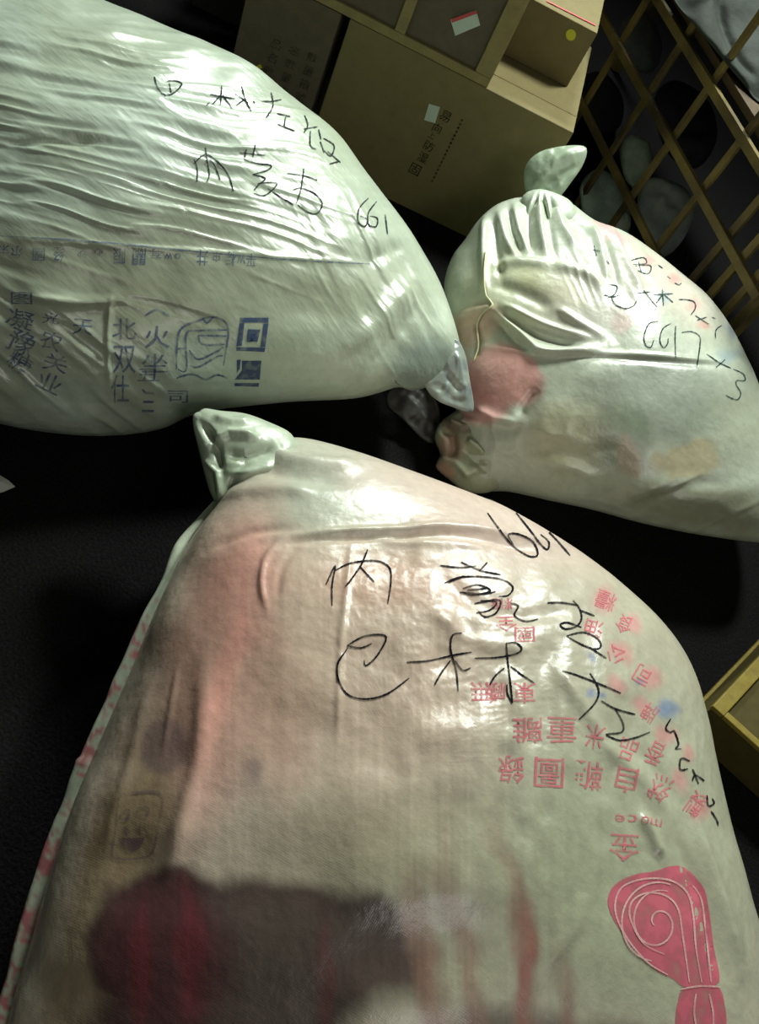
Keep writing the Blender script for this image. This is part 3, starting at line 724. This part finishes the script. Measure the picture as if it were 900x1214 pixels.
# puckered lower corner
Pc = onp((545, 535), P3, n3)
stuffed('puckered_corner', [(533, 492), (560, 478), (592, 486), (612, 520), (610, 560), (585, 582), (556, 584), (534, 570), (516, 553), (522, 540), (515, 520), (520, 503)], (560, 535), Pc+D3*.05, .35*np.array([0, 0, 1])+.65*D3, .055, M_sack, S3, N=180, M=36, MB=8, back=.06,
        relief=lambda q: fold(q, [(552, 520), (566, 530), (576, 542)], 4, .013)+fold(q, [(548, 530), (560, 545), (580, 560)], 5, -.010)+fold(q, [(518, 545), (540, 548), (560, 570)], 4, .007)+fold(q, [(520, 505), (535, 515), (536, 545)], 6, -.012)+fold(q, [(530, 498), (548, 505), (560, 500)], 4, .006)+fold(q, [(545, 565), (575, 550), (600, 530)], 6, .006),
        base=L(160, 166, 138), paint=lambda q, c: mixc(mixc(mixc(c, blob(q, 535, 530, 14, 18, 0, .5), L(150, 110, 96), .7), blob(q, 545, 505, 26, 8, 10, .4), L(96, 62, 62), .6), blob(q, 528, 558, 14, 8, 40, .4), L(190, 140, 120), .6))
# tie cord
cordp = []
for p in catmull([(575, 300), (574, 330), (577, 352), (584, 362), (572, 372), (566, 390), (567, 412), (562, 430)], step=5):
    h = hit(v3, p)
    if h: cordp.append(np.array(h[0]+h[1]*.003))
tube('tie_cord', cordp, .0022, M_sack, S3, colors=[L(190, 190, 150)]*len(cordp))
h3 = cp(680, 230, 4.09)([
 [(280, 322), (340, 310), (352, 338), (290, 342)], [(300, 350), (372, 348), (362, 388), (310, 372)], [(315, 330), (330, 380)], [(95, 272), (132, 278)], [(100, 250), (112, 302)], [(160, 325), (172, 340)], [(410, 345), (432, 362)], [(455, 400), (470, 412)], [(490, 432), (512, 442), (522, 432)],
 [(162, 440), (210, 448), (198, 488), (165, 505)], [(150, 490), (190, 500), (220, 490)], [(185, 500), (200, 535), (250, 556), (292, 542), (306, 518)], [(310, 482), (372, 475)], [(340, 468), (372, 510), (406, 550)], [(388, 490), (482, 484)], [(430, 462), (436, 545)], [(430, 490), (400, 530)], [(440, 490), (482, 527)],
 [(510, 512), (552, 514), (585, 525), (590, 555), (568, 587)], [(590, 590), (620, 610), (655, 632)], [(600, 612), (645, 598)], [(670, 598), (690, 606)], [(688, 702), (690, 660), (718, 638)],
 [(408, 618), (366, 630), (342, 690), (350, 735), (375, 743), (388, 710)], [(472, 628), (432, 655), (418, 710), (436, 746), (456, 725), (458, 700)], [(495, 640), (492, 700), (495, 798)], [(525, 672), (570, 668), (610, 690), (612, 740), (598, 838)],
 [(645, 776), (700, 815), (762, 845)], [(735, 803), (690, 842)], [(775, 850), (822, 873), (830, 905), (792, 905), (788, 925), (810, 965), (795, 997), (760, 988), (738, 975)]])
write_rows(v3, h3, [11, 26, 30], 1.5, M_pen3, S3)

# small cup-like scrap between the sacks, dark film bag
cpz = at((594, 597), 0)
def lathe(name, prof, loc, mat, seg=24):
    V = []; Fc = []
    for r, z in prof:
        for k in range(seg): V.append((r*math.cos(2*math.pi*k/seg), r*math.sin(2*math.pi*k/seg), z))
    for i in range(len(prof)-1):
        for k in range(seg): Fc.append((i*seg+k, i*seg+(k+1) % seg, (i+1)*seg+(k+1) % seg, (i+1)*seg+k))
    Fc.append(tuple(range(seg))[::-1])
    me = bpy.data.meshes.new(name); me.from_pydata(V, [], Fc); o = link(name, me, mat); o.location = loc; return o
cup = lathe('bottle_cap', [(.014, 0), (.015, .002), (.015, .012), (.013, .014), (.0001, .0145)], (cpz[0]-.02, cpz[1]-.03, .001), M_grayd)
tag(cup, 'small dull round cap in the dark gap between the front and right sacks', 'cap')
fb, _ = stuffed('plastic_bag', [(462, 462), (490, 455), (514, 470), (522, 490), (520, 510), (514, 526), (500, 520), (478, 498), (460, 480)], (498, 488), at((498, 488), .055), .5*np.array([0, 0, 1])+.5*D1, .012, material('dark bag film', L(60, 60, 56), .5, .3, noise=.2, nscale=20), None, N=90, M=16, MB=5, back=.02,
        relief=lambda q: .01*(vnoise(q[:, 0]/10, q[:, 1]/10, 2)-.5)+fold(q, [(480, 465), (500, 490), (525, 522)], 5, .006))
tag(fb, 'dark crumpled plastic bag under the tip of the big grey sack', 'plastic bag')

# ================================================================== FRONT SACK
S2c = (490, 900)
P2, n2, D2 = plane_of(S2c, .24, .55)
out2 = [(256, 606), (272, 580), (296, 548), (325, 528), (358, 522), (420, 538), (500, 567), (560, 590), (600, 606), (660, 640), (720, 682), (775, 732), (812, 782), (832, 840), (844, 900), (860, 970), (883, 1060), (905, 1130),
        (925, 1250), (900, 1370), (800, 1450), (500, 1480), (200, 1440), (50, 1350), (14, 1260), (22, 1190), (45, 1110), (75, 1010), (108, 920), (150, 820), (186, 735), (222, 655)]
def rel2(q):
    x, y = q[:, 0], q[:, 1]; d = .012*(vnoise(x/90, y/80, 71)-.5)
    for P, wd, am in (([(330, 636), (430, 627), (520, 627), (600, 634), (700, 655)], 4, .007), ([(310, 648), (430, 634), (560, 640), (690, 664)], 5, -.006), ([(350, 630), (320, 655), (310, 690), (318, 728)], 4, .0035), ([(362, 640), (335, 670), (328, 720)], 5, -.002),
        ([(245, 655), (300, 632), (350, 625)], 5, -.005), ([(430, 630), (500, 645), (590, 652)], 5, .004), ([(420, 625), (405, 760), (400, 900)], 4, .003), ([(240, 760), (235, 900), (190, 1060)], 12, .006), ([(175, 800), (150, 920), (120, 1040)], 8, .0025), ([(210, 780), (190, 900)], 4, .0015),
        ([(500, 715), (560, 760), (640, 770)], 9, .005), ([(520, 690), (600, 730), (700, 720)], 10, -.005), ([(700, 880), (740, 900), (790, 960), (800, 1010)], 10, .006), ([(740, 870), (790, 930), (812, 1000)], 8, -.003), ([(760, 960), (785, 1020)], 6, .008), ([(650, 780), (700, 850), (730, 900)], 9, .007), ([(820, 960), (850, 1060), (880, 1150)], 8, .008), ([(800, 980), (835, 1080), (860, 1180)], 8, -.008), ([(595, 780), (620, 850), (600, 900)], 12, .005), ([(640, 1160), (700, 1060), (705, 960)], 10, .004),
        ([(270, 530), (330, 560), (420, 570)], 9, -.007), ([(290, 520), (350, 545), (440, 552)], 7, .008), ([(260, 590), (310, 580), (380, 585)], 8, .007)):
        d += fold(q, P, wd, am)
    nz = ridge(vnoise(x/11, y/5, 75)); d += blob(q, 520, 740, 180, 120, 20, .6)*.0012*nz**2
    nz = ridge(vnoise(x/9, y/40, 76)); d += blob(q, 700, 880, 160, 130, 20, .6)*.0013*nz**2
    nz = vnoise(x/24, y/30, 78)-.5; d += blob(q, 620, 800, 220, 200, 0, .6)*.006*nz
    return d
def seglen(q, pts, w0, w1):       # soft tapering streak
    d, t = dist_poly(q, catmull(pts, step=10)); wd = w0+(w1-w0)*t
    return np.clip(1.4-d/wd, 0, 1)*np.clip(t*3, 0, 1)
def pnt2(q, c):
    x, y = q[:, 0], q[:, 1]; w_ = np.stack([x+16*(vnoise(x/30, y/40, 81)-.5), y+16*(vnoise(x/30, y/40, 82)-.5)], 1)
    c = mixc(c, vnoise(x/90, y/90, 83), L(204, 188, 166), .5)
    c = mixc(c, blob(w_, 780, 1000, 170, 300, -12, .5), L(172, 178, 152), .8)
    c = mixc(c, blob(w_, 560, 1080, 220, 160, 0, .6), L(150, 156, 128), .65)
    c = mixc(c, blob(w_, 730, 760, 120, 110, 40, .6), L(176, 170, 150), .5)
    c = mixc(c, blob(w_, 345, 570, 150, 60, 8, .4), L(172, 182, 164), .8)
    c = mixc(c, blob(w_, 560, 610, 170, 36, 20, .5), L(206, 184, 172), .7)
    c = mixc(c, blob(w_, 262, 790, 62, 200, 12, .5), L(208, 150, 136), .7)
    c = mixc(c, blob(w_, 290, 700, 40, 60, 12, .5), L(222, 156, 144), .6)
    c = mixc(c, blob(w_, 268, 800, 16, 80, 14, .7), L(236, 146, 138), .45)
    c = mixc(c, blob(w_, 330, 860, 40, 80, 0, .6), L(204, 162, 146), .6)
    c = mixc(c, blob(w_, 420, 800, 150, 160, 0, .6), L(192, 162, 140), .5)
    c = mixc(c, blob(q, 470, 690, 90, 30, 0, .6), L(196, 150, 128), .5)
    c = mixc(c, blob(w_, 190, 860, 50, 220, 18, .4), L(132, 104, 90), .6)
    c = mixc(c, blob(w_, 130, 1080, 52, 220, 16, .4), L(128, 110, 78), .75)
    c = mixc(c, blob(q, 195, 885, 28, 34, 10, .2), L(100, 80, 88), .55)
    c = mixc(c, blob(w_, 380, 1010, 150, 60, 0, .6), L(150, 140, 112), .4)
    c = mixc(c, blob(w_, 295, 920, 12, 14, 0, .6), L(120, 100, 104), .5)
    # dark reddish patch and finger-like streaks towards the bottom
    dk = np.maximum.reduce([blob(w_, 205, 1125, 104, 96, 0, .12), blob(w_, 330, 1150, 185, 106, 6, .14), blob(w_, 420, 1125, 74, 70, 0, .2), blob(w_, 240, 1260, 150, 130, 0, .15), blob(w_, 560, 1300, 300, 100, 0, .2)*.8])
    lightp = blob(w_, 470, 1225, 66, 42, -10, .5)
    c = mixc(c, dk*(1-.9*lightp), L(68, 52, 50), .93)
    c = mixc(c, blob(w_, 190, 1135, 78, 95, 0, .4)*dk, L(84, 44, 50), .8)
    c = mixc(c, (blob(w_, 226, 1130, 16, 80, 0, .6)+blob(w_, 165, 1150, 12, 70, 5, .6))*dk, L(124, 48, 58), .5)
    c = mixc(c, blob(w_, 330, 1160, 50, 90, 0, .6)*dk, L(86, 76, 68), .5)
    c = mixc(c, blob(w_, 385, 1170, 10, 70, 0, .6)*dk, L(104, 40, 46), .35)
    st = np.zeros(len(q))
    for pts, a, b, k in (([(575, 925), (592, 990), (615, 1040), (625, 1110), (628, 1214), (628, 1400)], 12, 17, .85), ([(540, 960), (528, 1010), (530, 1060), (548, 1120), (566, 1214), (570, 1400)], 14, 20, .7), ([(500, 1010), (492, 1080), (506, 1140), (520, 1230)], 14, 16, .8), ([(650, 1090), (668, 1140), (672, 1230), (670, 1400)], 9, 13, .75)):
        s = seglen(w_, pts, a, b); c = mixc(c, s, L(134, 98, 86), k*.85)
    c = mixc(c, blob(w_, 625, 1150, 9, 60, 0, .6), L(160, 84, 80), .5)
    # faint vertical weave streaks
    st = vnoise(x/4, y/220, 91)-.5; c = c*(1+.16*st*blob(q, 380, 1000, 380, 330, 0, .5))[:, None]
    # faded small pink and blue print, upper right
    for px_, py_, r_ in ((720, 712, 14), (706, 748, 12), (738, 772, 12), (768, 806, 14), (750, 742, 10), (733, 815, 12), (765, 842, 12), (790, 870, 10), (812, 895, 10), (806, 925, 12), (826, 960, 12)):
        c = mixc(c, blob(w_, px_, py_, r_*.7, r_, -30, .7), L(214, 130, 136), .55)
    for px_, py_, r_ in ((703, 783, 6), (755, 806, 5), (703, 824, 6), (716, 830, 5), (795, 838, 9), (790, 846, 8)):
        c = mixc(c, blob(w_, px_, py_, r_, r_*.7, 40, .7), L(90, 120, 170), .6)
    return np.clip(c, 0, 1)
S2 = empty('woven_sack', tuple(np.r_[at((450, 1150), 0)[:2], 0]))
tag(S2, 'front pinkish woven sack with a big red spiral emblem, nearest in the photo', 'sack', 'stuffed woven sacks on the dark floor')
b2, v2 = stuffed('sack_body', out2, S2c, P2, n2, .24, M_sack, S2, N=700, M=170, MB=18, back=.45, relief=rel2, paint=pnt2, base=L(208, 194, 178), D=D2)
# gathered ear at the top left corner
stuffed('sack_ear', [(229, 492), (236, 488), (243, 484), (262, 487), (290, 490), (318, 500), (345, 514), (352, 535), (335, 565), (305, 590), (278, 600), (262, 604), (250, 586), (242, 560), (236, 535), (230, 510)], (290, 540), onp((288, 545), P2, n2)+D2*.05, .35*np.array([0, 0, 1])+.65*D2, .045, M_sack, S2, N=200, M=44, MB=8, back=.06,
        relief=lambda q: fold(q, [(236, 500), (252, 520), (262, 560)], 5, -.014)+fold(q, [(246, 530), (272, 515), (310, 520)], 5, .013)+fold(q, [(240, 545), (258, 560), (262, 595)], 4, .008)+fold(q, [(262, 535), (290, 540), (330, 530)], 7, -.010)+fold(q, [(268, 560), (295, 560), (330, 550)], 5, .007)+fold(q, [(250, 492), (275, 500), (300, 498)], 5, .006)+fold(q, [(270, 590), (280, 560), (300, 540)], 6, -.006),
        base=L(176, 188, 166), paint=lambda q, c: mixc(mixc(c, blob(q, 268, 565, 22, 32, 10, .4), L(124, 138, 112), .6), blob(q, 320, 590, 40, 30, 0, .5), L(168, 172, 158), .6))
# hem along the left side
hp = []; hr = []; hcz = []
C_ = catmull([(262, 602), (244, 625), (222, 655), (208, 695), (186, 738), (168, 778), (150, 820), (128, 870), (108, 920), (88, 975), (73, 1015), (58, 1065), (43, 1112), (32, 1155), (20, 1200), (12, 1260), (30, 1330)], step=5)
for i, p in enumerate(C_):
    t = i/len(C_); Pq = onp(p, P2, n2)+D2*(.034-.016*t); hp.append(Pq)
    hr.append((.0120+.0040*vnoise(np.array([i*.18]), np.array([.5]), 7)[0])*(min(1, .35+t*6))*(1.0 if p[1] < 900 else 1.25))
def hemcol(i, k):
    v = vnoise(np.array([i*.8]), np.array([k*.9+3.3]), 9)[0]*.6+vnoise(np.array([i*.13]), np.array([8.3]), 19)[0]*.5
    base = L(196, 204, 182); p = L(196, 124, 128)
    m = min(1, max(0, (v-.56)*7)) if i > 24 else 0
    return base*(1-m)+p*m
hm = tube('side_hem', hp, hr, M_sack, S2, seg=16, flat=.6, upv=tuple(n2), colors=hemcol, ); hm['label'] = 'pale rolled hem with worn pink print'

h2 = cp(360, 570, 2.8125)([
 [(75, 347), (105, 285), (95, 350), (95, 417)], [(105, 300), (160, 275), (240, 268), (285, 290), (291, 340), (280, 412)], [(213, 230), (190, 285), (140, 354)], [(185, 285), (235, 338)],
 [(455, 283), (520, 290), (575, 285)], [(525, 272), (590, 300), (657, 314)], [(612, 273), (585, 302)], [(470, 342), (510, 325), (580, 320), (660, 330), (697, 355), (682, 382), (650, 386)], [(480, 340), (535, 318)], [(530, 360), (580, 348), (622, 368), (560, 382), (530, 370)], [(520, 372), (600, 378), (640, 370)], [(545, 365), (610, 360)], [(590, 400), (642, 405), (620, 432), (575, 442)], [(570, 410), (652, 398), (642, 440), (605, 455), (582, 436)],
 [(688, 408), (715, 418), (703, 450), (740, 470), (782, 462)],
 [(145, 550), (200, 520), (262, 514), (274, 532), (240, 590), (207, 617), (202, 598)], [(145, 550), (190, 558), (227, 543)], [(147, 558), (115, 610), (118, 670), (150, 715), (210, 728), (280, 710), (352, 658)],
 [(343, 606), (420, 600), (500, 582), (560, 572)], [(527, 508), (497, 515), (490, 560), (508, 630), (515, 702)], [(490, 600), (460, 640), (436, 682)], [(505, 600), (530, 632), (557, 624)],
 [(570, 592), (640, 590), (705, 578), (727, 560), (705, 540), (676, 543)], [(675, 540), (680, 600), (690, 680), (697, 742)], [(697, 742), (680, 712), (678, 680)], [(670, 625), (640, 650), (620, 682)], [(690, 620), (730, 650), (767, 674)],
 [(613, 108), (650, 160), (700, 220), (750, 252), (780, 248), (765, 205), (720, 180), (682, 180), (700, 215)], [(708, 108), (750, 160), (790, 212), (812, 230), (817, 205), (790, 180)], [(788, 143), (840, 195), (888, 250)]])
h2 += cp(620, 680, 3.214)([
 [(93, 112), (150, 112), (212, 122)], [(190, 103), (215, 135), (222, 175), (200, 203), (160, 212), (142, 195), (170, 188), (222, 205)], [(215, 140), (272, 162)], [(165, 238), (230, 225), (285, 250), (296, 280), (270, 288), (220, 270), (168, 240)], [(250, 280), (318, 324)],
 [(150, 372), (210, 390), (300, 425), (372, 456)], [(255, 380), (287, 440), (275, 492), (213, 557)], [(298, 485), (350, 515), (427, 537)], [(350, 515), (380, 570), (376, 604), (325, 612), (320, 618), (370, 636), (430, 625), (484, 604)],
 [(562, 553), (543, 590), (562, 606), (575, 600), (592, 650), (580, 667), (602, 668)], [(635, 715), (602, 705), (598, 747), (627, 744)], [(645, 745), (668, 802)], [(690, 790), (655, 768), (645, 790)], [(700, 845), (705, 885), (727, 876), (720, 857)], [(715, 905), (737, 940), (742, 962)]])
write_rows(v2, h2, [4, 15, 18, 22, 28, 31, 36, 42], 2.2, M_pen, S2)
k5 = lambda x, y: (540+x/2.8125, 800+y/2.8125)
its = []
for ch, x, y, wd, ht, rt in (('錄', 185, 315, 82, 86, 182), ('圖', 312, 325, 92, 92, 183), ('鞭', 440, 335, 92, 88, 186), ('自', 570, 350, 66, 80, 192), ('然', 682, 378, 66, 84, 205), ('製', 800, 430, 54, 80, 215),
    ('離', 240, 185, 92, 80, 180), ('重', 355, 185, 92, 80, 182), ('米', 465, 205, 60, 76, 190), ('品', 575, 248, 56, 66, 200), ('香', 665, 262, 56, 76, 208),
    ('無', 95, 60, 86, 66, 180), ('東', 230, 60, 70, 66, 180)):
    X, Y = k5(x, y); its.append((ch, X, Y, wd/2.6, ht/2.6, rt))
its += [('糧', 718, 712, 24, 22, 200), ('油', 704, 745, 22, 20, 195), ('食', 740, 740, 20, 22, 205), ('公', 730, 776, 22, 20, 205), ('司', 762, 800, 20, 22, 210), ('廠', 588, 820, 26, 22, 180), ('牌', 770, 845, 18, 22, 212)]
its += [('金', 740, 1005, 36, 32, 184), ('全', 600, 740, 26, 18, 178), ('國', 622, 752, 24, 18, 178), ('精', 595, 716, 26, 14, 178), ('e', 735, 970, 12, 9, 185), ('c', 750, 970, 11, 9, 185), ('o', 765, 972, 10, 9, 188), ('m', 778, 975, 14, 9, 190)]
print_rows(v2, its, [6, 11, 13, 20, 21, 24], M_pink, S2)
k7 = lambda L_: [(500+x/2.25, 800+y/2.25) for x, y in L_]
E1 = catmull(k7([(560, 535), (620, 524), (665, 510), (700, 514), (735, 545), (755, 575), (768, 640), (778, 720), (793, 820), (745, 828), (698, 832), (672, 812), (620, 785), (560, 725), (510, 650), (496, 600), (515, 560)]), True, 6)
E2 = catmull(k7([(700, 836), (785, 830), (808, 880), (812, 940), (800, 1010), (740, 1040), (690, 1000), (676, 930), (684, 870)]), True, 6)
fill_poly('printed_emblem', v2, [E1, E2], M_pinks, S2, off=.0006, cell=6)
sp = []
def arc(cx, cy, r0, r1, a0, a1, n=26, sy=1.0): return k7([(cx+(r0+(r1-r0)*i/n)*math.cos(math.radians(a0+(a1-a0)*i/n)), cy+sy*(r0+(r1-r0)*i/n)*math.sin(math.radians(a0+(a1-a0)*i/n))) for i in range(n+1)])
sp.append(arc(628, 662, 10, 78, 150, 150+500, 50, 1.15))
sp.append(k7([(655, 800), (600, 765), (545, 700), (515, 630), (530, 570), (590, 545), (660, 548), (705, 580), (722, 640), (730, 730), (745, 820)]))
sp.append(k7([(645, 745), (590, 715), (555, 650), (560, 605), (600, 582), (650, 590), (682, 625), (695, 700), (712, 820)]))
sp.append(arc(628, 662, 93, 99, 100, 290, 30, 1.1))
sp.append(k7([(720, 560), (745, 600), (755, 680), (770, 820)]))
sp.append(k7([(690, 838), (740, 830), (795, 832)])); sp.append(k7([(730, 850), (725, 900), (735, 960)])); sp.append(k7([(765, 850), (775, 900), (775, 960)]))
strokes('emblem_lines', v2, sp, 2.2, M_pinkl, S2, off=.0013)
# violet boxed mark on the left and small marks
vm = [[(60+x/3.75, 900+y/3.75) for x, y in ln] for ln in ([(300, 200), (310, 165), (340, 155), (450, 145), (495, 160), (500, 200), (480, 300), (460, 400), (430, 435), (350, 445), (285, 440), (275, 410), (290, 320), (300, 200)],
    [(310, 270), (345, 265), (350, 230), (320, 240), (305, 270)], [(385, 225), (430, 215), (435, 245), (390, 250), (385, 225)], [(330, 300), (340, 345)], [(400, 280), (395, 340)])]
strokes('printed_box_mark', v2, vm, 3, M_violet, S2)
fill_poly('printed_bowl_mark', v2, [[(60+x/3.75, 900+y/3.75) for x, y in ((300, 355), (420, 350), (400, 395), (365, 415), (325, 400))]], M_violet, S2)
